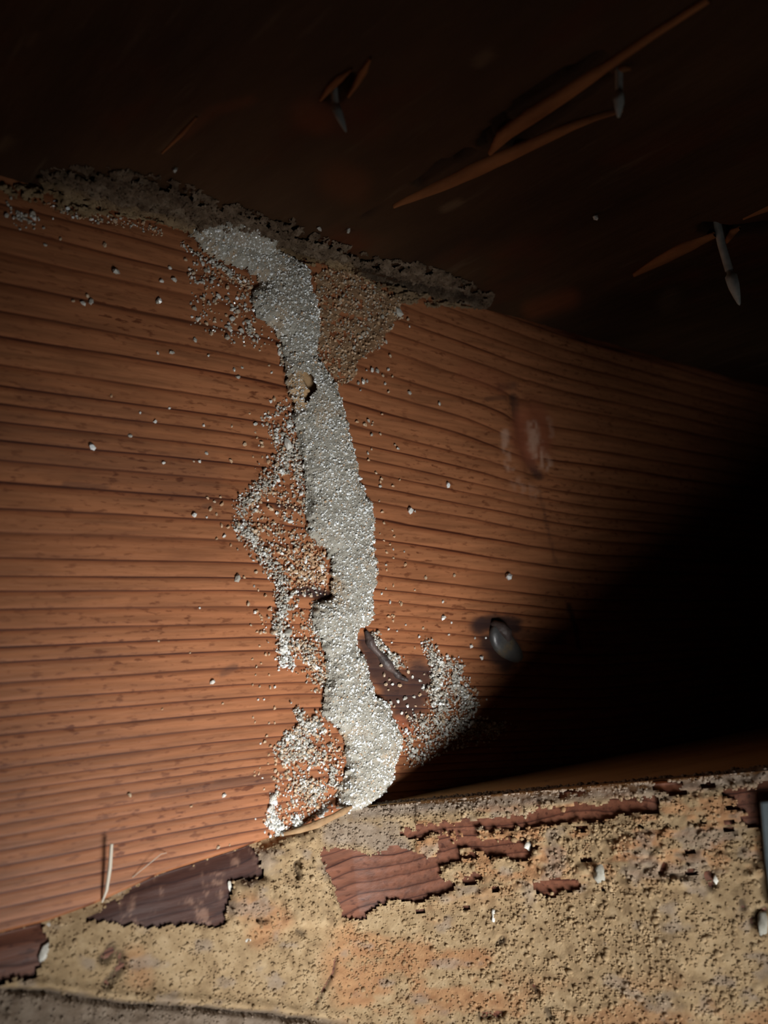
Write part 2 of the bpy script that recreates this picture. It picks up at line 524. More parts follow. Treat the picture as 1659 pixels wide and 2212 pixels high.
# ------------------------------------------------------------------ nails through the subfloor
def lathe(path, radii, seg, mat, name, parent, flat=None):
    path = np.asarray(path, float); nn = len(path)
    tg = np.gradient(path, axis=0); tg /= np.linalg.norm(tg, axis=1, keepdims=True)
    a = np.cross(tg, [0.31, 0.9, 0.1]); a /= np.linalg.norm(a, axis=1, keepdims=True)
    b = np.cross(tg, a)
    th = np.linspace(0, 2 * np.pi, seg, endpoint=False)
    fl = np.ones(nn) if flat is None else np.asarray(flat)
    V = path[:, None] + np.asarray(radii)[:, None, None] * (a[:, None] * np.cos(th)[None, :, None] + (b * fl[:, None])[:, None] * np.sin(th)[None, :, None])
    i = np.arange(nn * seg).reshape(nn, seg); j = np.roll(i, -1, 1)
    f = np.stack([i[:-1], i[1:], j[1:], j[:-1]], -1).reshape(-1, 4)
    return mesh_obj(name, V, f, mat, parent)


def nail(root_px, mid_px, tip_px, r_neck, r_head, label):
    base = on_level(np.array(root_px[0] * 1.), np.array(root_px[1] * 1.), H)
    dist = np.linalg.norm(base - CAM)

    def at(p, dy):
        r = ray(*p)
        # the nail hangs down from its hole: points on the vertical plane through the hole that faces the camera
        nrm = np.array([CAM[0] - base[0], CAM[1] - base[1], 0]); nrm /= np.linalg.norm(nrm)
        return CAM + r * (((base - CAM) @ nrm) / (r @ nrm))
    o = bpy.data.objects.new('nail', None); COL.objects.link(o); o.location = base
    tag(o, label, 'nail', 'nail points through the subfloor')
    mid, tip = at(mid_px, 0) - base, at(tip_px, 0) - base
    mm = dist / F
    up = np.array([0, 0, 0.004])
    lathe([up, 0.25 * mid, 0.6 * mid, 0.85 * mid], [r_neck * mm, r_neck * mm, r_neck * mm, r_neck * mm], 10, M_nail, 'shank', o)
    q = [mid * 0.80, mid * 0.92, mid, mid + 0.3 * (tip - mid), mid + 0.65 * (tip - mid), mid + 0.92 * (tip - mid), tip]
    lathe(q, np.array([r_neck, r_neck * 1.1, r_head, r_head * 0.92, r_head * 0.6, r_head * 0.28, 0.5]) * mm, 4 if r_head > 10 else 6, M_nail, 'point', o)
    return o


nail((722, 200), (726, 232), (748, 286), 7, 10, 'grey nail point beside the reddish splinter near the top middle')
nail((1338, 150), (1337, 205), (1336, 255), 7, 14, 'grey diamond nail point under the long torn splinter')
nail((1552, 505), (1580, 600), (1598, 660), 8, 16, 'dim grey nail point at the right below the short splinter')

# ------------------------------------------------------------------ floor joist
R0 = [300, 345, 392, 440, 487, 542, 610, 672, 725, 787, 832, 872, 909, 948, 990, 1040, 1097, 1146, 1201, 1242, 1275, 1316, 1360, 1396, 1430, 1474, 1516, 1549,
      1587, 1626, 1660, 1690, 1712, 1731, 1757, 1780, 1806, 1836, 1868, 1898, 1926, 1958, 1990, 2025, 2060, 2100]
zR = on_joist(np.zeros(len(R0)), np.array(R0, float))[:, 2][::-1]
iR = np.arange(len(R0), 0, -1.0)


def joist_bend(x):
    """the rings run level on the left and dip towards the knot on the right."""
    xs_ = np.linspace(-0.2, 0.8, 400)
    s = -0.088 * sstep(-0.045, 0.012, xs_) * (1 - 0.95 * sstep(0.085, 0.14, xs_))
    return np.interp(x, xs_, np.cumsum(s) * (xs_[1] - xs_[0]))


xs = np.concatenate([[-0.4, -0.25], np.arange(-0.155, 0.02, 0.0009), np.arange(0.02, 0.40, 0.0013), [0.5, 0.8, 1.4]])
nz = 380
kz = np.linspace(0, 1, nz)
gx, gk = np.meshgrid(xs, kz, indexing='ij')
zb = np.where(gx < 0, low_edge(np.minimum(gx, 0)), -0.006)
gz = zb + (H + 0.003 - zb) * gk
P0 = np.stack([gx, 0 * gx, gz], -1)
px, py = project(P0)
zz = gz - joist_bend(gx) + 0.0007 * (fbm(gx * 14, gz * 60, 21, 3) - 0.5)
# rings sag as they run into the knot
kx, kzv = on_joist(np.array(1150.), np.array(940.))[[0, 2]]
kd = np.sqrt(((gx - kx) / 0.022) ** 2 + ((gz - kzv) / 0.016) ** 2)
zz = zz + 0.0035 * np.exp(-kd ** 2) * np.where(gx < kx, 1, 0.5)
ring = np.interp(zz, zR, iR)
ring = ring + 0.0
fr = ring - np.floor(ring)
fr = 1 - fr
relief = 0.00005 * (sstep(0.0, 0.15, fr) - 0.3 * sstep(0.15, 0.6, fr) - 0.7 * sstep(0.6, 0.95, fr))
knot = 1 - sstep(0.55, 1.1, np.sqrt(((px - 1148) / 52) ** 2 + ((py - 935) / 85) ** 2) + 0.25 * (fbm(px / 25, py / 25, 8) - 0.5))
relief = relief * (1 - knot) + 0.0008 * knot * (fbm(px / 12, py / 40, 9) - 0.3)
relief += 0.0012 * np.exp(-(line_d(px, py, [(1110, 850), (1118, 900), (1130, 960), (1150, 1020)]) / 14) ** 2) * -1
relief += 0.0006 * (fbm(gx * 30, gz * 30, 31) - 0.5)
stain = np.zeros_like(gx); red = 0.8 * knot; pale = np.zeros_like(gx)


def smear(a, pts, wd, amt, seed=1):
    nse = 0.6 * (fbm(px / 22, py / 10, seed) - 0.5)
    return np.maximum(a, amt * (1 - sstep(0.35, 1.25, line_d(px, py, pts) / wd + nse)))


stain = smear(stain, [(1035, 1352), (1070, 1342), (1110, 1352)], 22, .93)
stain = smear(stain, [(1055, 1390), (1090, 1430), (1105, 1400), (1085, 1360)], 26, .9, 3)
stain = smear(stain, [(1120, 1370), (1210, 1380)], 14, .5, 4)
stain = smear(stain, [(815, 1440), (850, 1480), (880, 1530), (910, 1460)], 44, .86, 5)
stain = smear(stain, [(790, 1390), (815, 1450)], 22, .88, 6)
stain = smear(stain, [(650, 1275), (700, 1285)], 17, .92, 7)
stain = smear(stain, [(600, 1092), (640, 1098)], 8, .6, 8)
stain = smear(stain, [(480, 1695), (420, 1703), (330, 1716)], 9, .45, 9)
stain = smear(stain, [(580, 1684), (470, 1694)], 12, .45, 19)
stain = smear(stain, [(505, 1440), (480, 1455)], 10, .45, 10)
stain = smear(stain, [(140, 1045), (230, 1052)], 8, .45, 11)
stain = smear(stain, [(440, 1095), (470, 1084)], 6, .4, 12)
stain = smear(stain, [(-60, 930), (200, 985), (420, 1035)], 70, .22, 25)
stain = smear(stain, [(60, 850), (300, 905)], 30, .2, 26)
stain = smear(stain, [(1228, 1305), (1240, 1345), (1252, 1400)], 6, .8, 13)
stain = smear(stain, [(1165, 1060), (1180, 1130), (1200, 1215)], 4, .35, 14)
stain = smear(stain, [(1112, 855), (1120, 905), (1135, 975), (1165, 1030)], 10, .7, 15)
stain = smear(stain, [(1080, 838), (1110, 832)], 10, .5, 16)
stain = smear(stain, [(1050, 862), (1090, 858)], 6, .45, 18)
red = smear(red, [(1010, 800), (1080, 830)], 28, .35, 17)
red = smear(red, [(860, 1555), (880, 1580)], 14, .7, 20)
pale = smear(pale, [(1090, 935), (1096, 985), (1102, 1010)], 11, .75, 21)
pale = smear(pale, [(1150, 920), (1158, 970), (1178, 1005)], 15, .8, 22)
pale = smear(pale, [(1185, 905), (1190, 940)], 8, .35, 23)
pale = smear(pale, [(1120, 1045), (1150, 1065)], 18, .3, 24)
pale = pale * sstep(0.34, 0.62, fbm(px / 6, py / 17, 33, 3))
V = P0 + np.stack([0 * relief, -relief, 0 * relief], -1)
# rounded lower arris and the underside, so that the joist is a solid board
nx_ = len(xs)
low = V[:, 0, :].copy()
extra = [low + np.array([0, 0.0008, -0.0006]), low + np.array([0, 0.003, -0.0010]), low + np.array([0, 0.038, -0.0010])]
A = {'ring': 1 - ring + 80, 'stain': stain, 'red': red, 'pale': pale}
V = np.concatenate([np.stack(extra[::-1], 1), V], 1)
A = {q: np.concatenate([np.repeat(a[:, :1], 3, 1), a], 1) for q, a in A.items()}
joist = mesh_obj('floor_joist', V, grid_faces(nx_, nz + 3), M_joist, None, A)
tag(joist, 'reddish pine floor joist with ridged growth rings and a knot', 'joist')

# ------------------------------------------------------------------ sill beam: top face, front face
MUD_HANG = [(545, 1838), (600, 1806), (650, 1790), (690, 1776), (692, 1850), (715, 1910), (735, 1962), (745, 2010), (500, 2010), (488, 1985), (490, 1950), (500, 1903), (566, 1893)]
W1 = [(180, 1985), (350, 1885), (530, 1828), (556, 1846), (566, 1893), (502, 1903), (490, 1952), (486, 1985), (468, 2003), (380, 1994), (290, 2003), (235, 1988)]
W2 = [(-120, 2060), (0, 2020), (88, 1992), (92, 2040), (84, 2092), (60, 2112), (0, 2118), (-120, 2120)]
W3 = [(705, 1835), (760, 1832), (800, 1850), (840, 1828), (930, 1850), (960, 1822), (990, 1812), (1000, 1850), (955, 1868), (945, 1895), (985, 1912), (960, 1930),
      (900, 1945), (830, 1950), (790, 1985), (742, 1985), (735, 1962), (715, 1910), (694, 1860)]
W4 = [(870, 1790), (1000, 1768), (1240, 1742), (1425, 1716), (1425, 1755), (1240, 1775), (1120, 1790), (985, 1800), (880, 1815)]
W5 = [(1030, 1820), (1100, 1815), (1160, 1830), (1140, 1852), (1060, 1850)]
W6 = [(1560, 1706), (1659, 1690), (1700, 1690), (1700, 1800), (1640, 1800), (1610, 1770)]
W7 = [(1150, 1905), (1250, 1898), (1250, 1925), (1160, 1932)]

ss = np.concatenate([[-0.40, -0.30, -0.22, -0.18], np.arange(-0.150, -0.0, 0.00055), np.arange(0.0, ARR_S[-2], 0.0005), ARR_S[-2] + np.array([0.02, 0.06, 0.12, 0.20])])
tt = np.concatenate([np.arange(-0.006, 0.0, 0.0006), np.arange(0.0, 0.088, 0.00055), [0.10, 0.12, 0.14]])
gs, gt = np.meshgrid(ss, tt, indexing='ij')
P0 = sill_point(gs, gt, np.zeros_like(gs))
px, py = project(P0)
jx = px + 26 * (fbm(px / 16, py / 16, 41, 3) - 0.5); jy = py + 22 * (fbm(px / 16, py / 16, 42, 3) - 0.5)
wood = np.full(px.shape, -99.0)
for w_ in (W1, W2, W3, W5, W7):
    wood = np.maximum(wood, poly_sd(jx, jy, w_))
for w_ in (W4, W6):
    wood = np.maximum(wood, poly_sd(jx, jy, w_) - 26 * (fbm(px / 45, py / 10, 43) - 0.40))
band = sstep(0, 20, py - (1750 - 0.1 * (px - 750))) * (1 - sstep(150, 260, py - (1750 - 0.1 * (px - 750)))) * (px > 900)
wood = np.maximum(wood, 60 * band * (fbm(px / 60, py / 16, 44) - 0.71))
wood = np.minimum(wood, poly_sd(px, py, MUD_HANG) * -1 + 2)
crack_lines = [([(720, 2000), (735, 2060), (705, 2120), (690, 2170)], 5), ([(1085, 2060), (1140, 2090), (1160, 2110)], 6), ([(1235, 1820), (1250, 1900)], 4)]
hang = sstep(-6, 22, poly_sd(px, py, MUD_HANG))
lump = cells(px / 13 + 0.3 * fbm(px / 30, py / 30, 3), py / 11, 51)
lump2 = cells(px / 6.5, py / 6.0, 52)
fine = fbm(px / 9, py / 7, 53)
big = fbm(px / 90, py / 60, 54)
h = 0.0007 + 0.0009 * (big - 0.3) + 0.00022 * (0.55 - np.minimum(lump, 0.9)) + 0.00014 * (0.5 - np.minimum(lump2, 0.8)) + 0.0007 * (fine - 0.5)
h = h + hang * (0.0014 + 0.0018 * (fbm(px / 8, py / 45, 57) - 0.5))
h = h + 0.0009 * sstep(0.55, 0.8, fbm(px / 40, py / 28, 58)) * sstep(900, 1100, px)
dark = np.zeros_like(px)
for pts, wd in (([(240, 2050), (222, 2072)], 14), ([(258, 2060), (262, 2085), (225, 2130)], 12), ([(1530, 1890), (1537, 1912)], 13), ([(1435, 1868), (1430, 1884)], 7),
                ([(1085, 2028), (1078, 2036)], 8), ([(640, 2010), (655, 2018)], 6), ([(635, 1865), (636, 1890)], 8), ([(548, 1986), (565, 1990)], 6),
                ([(680, 2170), (720, 2100), (725, 2070)], 4), ([(1145, 2120), (1160, 2140)], 6), ([(1040, 2192), (1085, 2190)], 10), ([(1180, 2180), (1192, 2195)], 9),
                ([(1120, 1822), (1128, 1830)], 9), ([(1600, 1945), (1605, 1960)], 8), ([(1625, 1990), (1650, 1965)], 10)):
    g = 1 - sstep(0.4, 1.3, line_d(px, py, pts) / wd + 0.5 * (fbm(px / 8, py / 8, 59) - 0.5))
    dark = np.maximum(dark, g * 0.8); h = h - g * 0.0022
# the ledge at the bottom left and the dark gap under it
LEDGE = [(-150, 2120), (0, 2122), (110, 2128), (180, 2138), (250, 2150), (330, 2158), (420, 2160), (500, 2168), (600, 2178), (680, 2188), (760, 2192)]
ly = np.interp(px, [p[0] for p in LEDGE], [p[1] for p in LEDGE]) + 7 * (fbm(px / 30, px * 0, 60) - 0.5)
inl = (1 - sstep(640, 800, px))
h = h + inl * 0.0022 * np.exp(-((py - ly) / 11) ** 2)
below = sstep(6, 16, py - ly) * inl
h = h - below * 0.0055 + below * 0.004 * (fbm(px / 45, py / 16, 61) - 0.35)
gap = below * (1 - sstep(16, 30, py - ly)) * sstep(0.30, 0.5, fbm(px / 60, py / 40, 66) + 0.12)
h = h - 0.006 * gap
dark = np.maximum(dark, np.maximum(0.85 * gap, 0.38 * below))  # shade of the gap under the ledge painted into the mud colour
grey = np.maximum(0.85 * below, 0.9 * (1 - sstep(0.0015, 0.0045, gt)) * (gs > 0.001))
grey = np.maximum(grey, 0.6 * sstep(0.58, 0.72, fbm(px / 60, py / 40, 62)))
grey = np.maximum(grey, 0.8 * (1 - sstep(14, 40, line_d(px, py, [(720, 1800), (790, 1800), (860, 1830)]))))
ofield = sstep(0.42, 0.62, fbm(px / 80, py / 45, 63))
orange = 0.75 * ofield * sstep(0, 60, poly_sd(px, py, [(760, 1960), (1080, 2040), (1100, 2212), (760, 2230), (700, 2080)]) + 40)
orange = np.maximum(orange, 0.85 * band * sstep(0.40, 0.6, fbm(px / 50, py / 18, 64)))
orange = np.maximum(orange, 0.7 * (1 - sstep(10, 45, line_d(px, py, [(520, 1960), (590, 1985), (560, 2020)]))))
orange = np.maximum(orange, 0.55 * (1 - sstep(10, 45, line_d(px, py, [(300, 2110), (290, 2070)]))))
orange = np.maximum(orange, 0.6 * ofield * (px > 1100) * sstep(2080, 2160, py))
keep = (wood < 0.5) & (gt < 0.0835 + 0.008 * (fbm(gs * 90, gs * 0, 65) - 0.5))
edge = sstep(0, 7, 0.5 - wood)
h = np.where(keep, h * (0.35 + 0.65 * edge), h) + 0.0002
# wood below the crust
ringS = (gt * 1000) / 3.1 + 2.2 * (fbm(gs * 30, gt * 60, 71, 3)) + 0.5 * np.sin(gs * 40)
wst = 0.75 * (poly_sd(px, py, W1) > -14) * sstep(0.2, 0.6, fbm(px / 90, py / 25, 72) + 0.3) + 0.25 * (poly_sd(px, py, W2) > -10)
reliefS = 0.00004 * np.cos(ringS * 2 * np.pi) + 0.0003 * (fbm(gs * 60, gt * 200, 73) - 0.5) - below * 0.0085
Vw = sill_point(gs, gt, reliefS - 0.0002)
sill = bpy.data.objects.new('sill_beam', None); COL.objects.link(sill)
tag(sill, 'reddish wooden sill beam under the joist, front caked with tan mud', 'beam')
und = np.stack([Vw[:, -1], Vw[:, -1] + np.array([0.0, 0.14, 0.0]), Vw[:, -1] + np.array([0.0, 0.14, 0.128])], 1)
mesh_obj('underside', und, grid_faces(len(ss), 3), M_sill, sill, {'ring': und[..., 1] * 300, 'stain': und[..., 0] * 0, 'red': und[..., 0] * 0, 'pale': und[..., 0] * 0})
mesh_obj('front_face', Vw, grid_faces(*gs.shape)[:, ::-1], M_sill, sill, {'ring': ringS, 'stain': wst, 'red': 0 * gs, 'pale': 0.30 * (poly_sd(px, py, W1) > 0) * sstep(0.54, 0.75, fbm(px / 16, py / 30, 67)) * sstep(0.35, 0.6, fbm(px / 30, py / 4, 68))})
gxt, gkt = np.meshgrid(np.concatenate([np.linspace(-0.004, 0.16, 120), np.linspace(0.165, 0.40, 60)]), np.linspace(0, 1, 24), indexing='ij')
y1 = np.interp(gxt, ARR[:, 0], ARR[:, 1]); z1 = np.interp(gxt, ARR[:, 0], ARR[:, 2])
V = np.stack([gxt, 0.006 + (y1 + 0.0022 - 0.006) * gkt, z1 * gkt + 0.0003 * (fbm(gxt * 20, gkt * 9, 74) - 0.5) - 0.0004], -1)
mesh_obj('top_face', V, grid_faces(*gxt.shape), M_top, sill)

crust = bpy.data.objects.new('mud_crust', None); COL.objects.link(crust)
tag(crust, 'tan crumbly termite mud crust plastered over the sill front', 'mud')
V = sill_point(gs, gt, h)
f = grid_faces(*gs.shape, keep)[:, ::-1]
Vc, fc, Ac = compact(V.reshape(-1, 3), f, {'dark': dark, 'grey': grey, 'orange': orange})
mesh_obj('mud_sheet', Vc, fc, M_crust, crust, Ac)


# ------------------------------------------------------------------ granules (joined pieces that nobody could count)
def ico():
    p = (1 + 5 ** 0.5) / 2
    v = np.array([(-1, p, 0), (1, p, 0), (-1, -p, 0), (1, -p, 0), (0, -1, p), (0, 1, p), (0, -1, -p), (0, 1, -p), (p, 0, -1), (p, 0, 1), (-p, 0, -1), (-p, 0, 1)], float)
    v /= np.linalg.norm(v[0])
    f = np.array([(0, 11, 5), (0, 5, 1), (0, 1, 7), (0, 7, 10), (0, 10, 11), (1, 5, 9), (5, 11, 4), (11, 10, 2), (10, 7, 6), (7, 1, 8), (3, 9, 4), (3, 4, 2), (3, 2, 6),
                  (3, 6, 8), (3, 8, 9), (4, 9, 5), (2, 4, 11), (6, 2, 10), (8, 6, 7), (9, 8, 1)])
    return v, f


ICO_V, ICO_F = ico()


def rand_rot(n):
    q = rng.normal(size=(n, 4)); q /= np.linalg.norm(q, axis=1, keepdims=True)
    w, x, y, z = q.T
    return np.stack([np.stack([1 - 2 * (y * y + z * z), 2 * (x * y - z * w), 2 * (x * z + y * w)], -1),
                     np.stack([2 * (x * y + z * w), 1 - 2 * (x * x + z * z), 2 * (y * z - x * w)], -1),
                     np.stack([2 * (x * z - y * w), 2 * (y * z + x * w), 1 - 2 * (x * x + y * y)], -1)], 1)


def granules(name, C, r, tone, mat, parent=None, label=None, smooth=False, attr='tone', extra=None, kind='stuff'):
    n = len(C)
    sc = r[:, None] * rng.uniform(0.68, 1.2, (n, 3))
    base = ICO_V[None] * (1 + 0.16 * rng.normal(size=(n, 12, 1)))
    v = np.einsum('nij,nkj->nki', rand_rot(n), base * sc[:, None, :]) + C[:, None, :]
    f = (ICO_F[None] + 12 * np.arange(n)[:, None, None]).reshape(-1, 3)
    A = {attr: np.repeat(tone, 12)}
    for q, a in (extra or {}).items(): A[q] = np.repeat(a, 12)
    o = mesh_obj(name, v.reshape(-1, 3), f, mat, parent, A, smooth)
    tag(o, label, None, None, kind)
    return o


# tan crumbs over the crust
idx = np.flatnonzero(keep.ravel() & (px.ravel() > -30) & (px.ravel() < 1690) & (py.ravel() < 2240))
pick = rng.choice(idx, 12000, replace=False)
prob = 0.35 + 0.65 * sstep(0.35, 0.6, fbm(px.ravel()[pick] / 45, py.ravel()[pick] / 30, 81))
pick = pick[rng.random(len(pick)) < prob]
C = V.reshape(-1, 3)[pick]
rr = np.exp(rng.normal(math.log(0.00032), 0.36, len(pick))).clip(0.00016, 0.0008) * np.where(px.ravel()[pick] > 1000, 1.2, 1.0)
C = C - N2 * (rr * 0.15)[:, None]
granules('mud_crumbs', C, rr, dark.ravel()[pick] * 0.6, M_crust, crust, None, True, 'dark', {'grey': grey.ravel()[pick], 'orange': orange.ravel()[pick] * rng.uniform(0.3, 1, len(pick))})

# ------------------------------------------------------------------ the termite mud tube (joist face and corner)
TUBE = [(415, 482), (404, 500), (408, 520), (430, 540), (452, 556), (490, 573), (525, 582), (548, 600), (560, 617), (538, 632), (537, 655), (545, 677), (560, 695), (582, 710),
        (600, 735), (612, 770), (611, 810), (618, 850), (630, 882), (627, 910), (638, 940), (646, 985), (652, 1030), (660, 1060), (655, 1110), (660, 1155), (685, 1177), (702, 1195), (713, 1225),
        (709, 1265), (706, 1292), (674, 1305), (666, 1340), (690, 1385), (702, 1440), (694, 1495), (690, 1540), (712, 1568), (735, 1592), (746, 1640), (736, 1690), (726, 1720), (722, 1745), (742, 1757),
        (770, 1750), (800, 1735), (828, 1710), (846, 1682),
        (846, 1660), (860, 1620), (864, 1590), (850, 1560), (834, 1522), (808, 1500), (793, 1460), (783, 1420), (765, 1392), (772, 1362), (790, 1352),
        (803, 1330), (800, 1290), (810, 1258), (811, 1220), (802, 1180), (805, 1130), (797, 1087), (773, 1040), (767, 1000), (757, 960), (742, 900), (727, 840), (702, 800), (683, 775),
        (684, 740), (688, 700), (682, 650), (668, 620), (668, 596), (676, 590), (640, 566), (608, 537), (600, 508), (560, 482), (520, 473), (470, 476)]
HOLE = [(638, 814), (648, 814), (658, 822), (666, 842), (667, 852), (656, 858), (652, 874), (645, 874), (644, 850), (650, 846), (640, 828)]
tx, tv = fold(np.array([p[0] for p in TUBE], float), np.array([p[1] for p in TUBE], float))
gx, gv = np.meshgrid(np.arange(tx.min() - 0.002, tx.max() + 0.002, 0.00026), np.arange(-0.002, tv.max() + 0.002, 0.00034), indexing='ij')
flat0 = fold_point(gx, gv, np.zeros_like(gx))
px, py = project(flat0)
jx = px + 14 * (fbm(px / 9, py / 9, 91, 3) - 0.5); jy = py + 12 * (fbm(px / 9, py / 9, 92, 3) - 0.5)
d = np.full(px.shape, -99.0)
near = (px > 380) & (px < 900) & (py > 450) & (py < 1790)
d[near] = poly_sd(jx[near], jy[near], TUBE)
q = np.clip(d / 46.0, 0, 1)
hT = 0.0040 * np.sqrt(1 - (1 - q) ** 2)
gr = cells(px / 7.0, py / 7.0, 93); gr2 = cells(px / 16, py / 16, 94)
hT = hT + (d > 0) * sstep(0, 10, d) * (0.00016 * (0.55 - gr) + 0.00022 * (0.5 - gr2) + 0.0010 * (fbm(px / 45, py / 45, 95) - 0.5))
for pts in ([(655, 1050), (662, 1075), (658, 1110)], [(700, 1440), (708, 1470), (704, 1480)], [(745, 1640), (752, 1665), (738, 1690), (724, 1712)], [(430, 548), (480, 572), (520, 580), (556, 612)],
            [(640, 930), (642, 990)]):
    hT = hT - 0.0012 * np.exp(-(line_d(px, py, pts) / 4.0) ** 2) * (d > 0)
holed = poly_sd(px, py, HOLE)
tan = 0.9 * (1 - sstep(8, 20, line_d(px, py, [(630, 822), (632, 850), (640, 878)]))) * (px < 650)
tan = np.maximum(tan, 0.35 * sstep(0.55, 0.75, fbm(px / 40, py / 40, 96)))
tan = np.maximum(tan, 0.55 * (1 - sstep(10, 26, line_d(px, py, [(690, 1240), (712, 1270)]))))
keepT = (d > 0) & (holed < 0)
tube = bpy.data.objects.new('mud_tube', None); COL.objects.link(tube)
tube.location = (0, 0, 0)
tag(tube, 'long grey sparkling termite mud tube climbing the joist face', 'mud tube')
VT = fold_point(gx, gv, hT)
Vc, fc, Ac = compact(VT.reshape(-1, 3), grid_faces(*gx.shape, keepT), {'tan': tan})
mesh_obj('tube_wall', Vc, fc, M_tube, tube, Ac)
# tan lining seen through the broken hole
kh = (poly_sd(px, py, [(600, 790), (690, 790), (700, 890), (625, 890)]) > 0) & (d > 6)
hl = 0.0012 + 0.0016 * np.exp(-(line_d(px, py, [(632, 818), (648, 842), (655, 850)]) / 7) ** 2) + 0.0003 * fbm(px / 8, py / 8, 97)
Vc, fc, Ac = compact(fold_point(gx, gv, np.minimum(hl, hT - 0.0006)).reshape(-1, 3), grid_faces(*gx.shape, kh), {'tan': 0 * gx + 1})
tag(mesh_obj('inner_lining', Vc, fc, M_tube, tube, Ac), 'tan inside wall seen through the broken hole')

# sand grains set into the tube wall
idx = np.flatnonzero((keepT & (d > 3)).ravel())
pick = rng.choice(idx, 17000)
Pn = np.gradient(VT, axis=0); Pm = np.gradient(VT, axis=1)
NT_ = np.cross(Pn, Pm); NT_ /= np.linalg.norm(NT_, axis=-1, keepdims=True) + 1e-12
NT_ = np.where((NT_ * (flat0 - CAM)).sum(-1, keepdims=True) > 0, -NT_, NT_)
white = rng.random(len(pick)) < 0.24
rr = np.exp(rng.normal(math.log(0.00020), 0.28, len(pick))).clip(0.00012, 0.00045) * np.where(white, 1.28, 1.0)
C = VT.reshape(-1, 3)[pick] + NT_.reshape(-1, 3)[pick] * (rr * np.where(white, rng.uniform(0.1, 0.5, len(pick)), rng.uniform(-0.4, 0.15, len(pick))))[:, None]
tone = np.where(white, rng.uniform(0.85, 1.0, len(pick)), rng.uniform(0.36, 0.64, len(pick)))
tone = np.where(rng.random(len(pick)) < 0.05, 0.22, tone)
granules('sand_grains', C, rr, tone, M_grain, tube)

# ------------------------------------------------------------------ mud ridge in the joist / subfloor corner
RIDGE = [(-60, 380), (0, 402), (20, 400), (75, 388), (92, 362), (150, 355), (250, 362), (330, 372), (400, 392), (450, 418), (520, 440), (548, 452), (600, 472), (640, 470), (652, 490), (700, 505), (760, 530),
         (800, 552), (850, 560), (905, 563), (950, 580), (1000, 600), (1055, 622), (1069, 642), (1062, 668),
         (1060, 676), (1000, 668), (970, 664), (940, 668), (900, 655), (870, 662), (850, 660), (830, 640), (770, 600), (740, 585), (640, 575), (600, 560), (500, 525), (420, 512), (370, 492), (300, 478), (210, 468),
         (160, 470), (110, 450), (40, 434), (0, 412), (-60, 398)]
tx, tv = fold(np.array([p[0] for p in RIDGE], float), np.array([p[1] for p in RIDGE], float))
gx, gv = np.meshgrid(np.arange(tx.min(), tx.max() + 0.002, 0.0005), np.arange(tv.min() - 0.002, tv.max() + 0.002, 0.00035), indexing='ij')
px, py = project(fold_point(gx, gv, np.zeros_like(gx)))
jx = px + 24 * (fbm(px / 12, py / 8, 101, 3) - 0.5); jy = py + 16 * (fbm(px / 12, py / 8, 102, 3) - 0.5)
d = poly_sd(jx, jy, RIDGE)
onC = gv > H
rag = fbm(px / 14, py / 7, 103)
hR = 0.0017 * np.sqrt(np.clip(d / 26, 0, 1)) + 0.0034 * (rag - 0.5) * sstep(0, 10, d) + 0.0016 * (fbm(px / 40, py / 14, 104) - 0.5) * sstep(0, 10, d)
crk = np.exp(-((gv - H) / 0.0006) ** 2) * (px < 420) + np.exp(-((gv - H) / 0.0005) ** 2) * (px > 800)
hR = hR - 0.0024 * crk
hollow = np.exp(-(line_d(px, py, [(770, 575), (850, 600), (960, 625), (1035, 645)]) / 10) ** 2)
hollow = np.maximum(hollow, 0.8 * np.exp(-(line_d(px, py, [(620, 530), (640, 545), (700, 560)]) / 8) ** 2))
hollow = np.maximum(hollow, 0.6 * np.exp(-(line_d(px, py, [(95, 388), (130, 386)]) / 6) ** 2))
hR = np.maximum(hR - 0.0018 * hollow, 0.0001)
tanR = np.where(onC, 0.75 * (1 - sstep(0.002, 0.007, gv - H)) * (px < 420), 0.85)
tanR = np.maximum(tanR, 0.9 * (1 - sstep(14, 34, line_d(px, py, [(590, 545), (640, 565), (690, 572), (750, 585)]))))
tanR = np.where(px > 800, np.minimum(tanR, 0.45), tanR)
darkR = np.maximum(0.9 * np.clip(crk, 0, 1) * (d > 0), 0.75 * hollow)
keepR = (d > 0) & ~((rag < 0.40) & (d < 18))
ridge = bpy.data.objects.new('mud_ridge', None); COL.objects.link(ridge)
tag(ridge, 'brown crumbling mud ridge along the corner of joist and subfloor', 'mud ridge')
VR = fold_point(gx, gv, hR)
Vc, fc, Ac = compact(VR.reshape(-1, 3), grid_faces(*gx.shape, keepR), {'tan': tanR, 'dark': darkR})
mesh_obj('ridge_wall', Vc, fc, M_ridge, ridge, Ac)
idx = np.flatnonzero((keepR & (d > 2)).ravel())
pick = rng.choice(idx, 2600)
rr = np.exp(rng.normal(math.log(0.00032), 0.4, len(pick))).clip(0.00015, 0.0008)
granules('mud_crumbs', VR.reshape(-1, 3)[pick], rr, tanR.ravel()[pick], M_ridge, ridge, None, True, 'tan', {'dark': darkR.ravel()[pick] * 0.7})

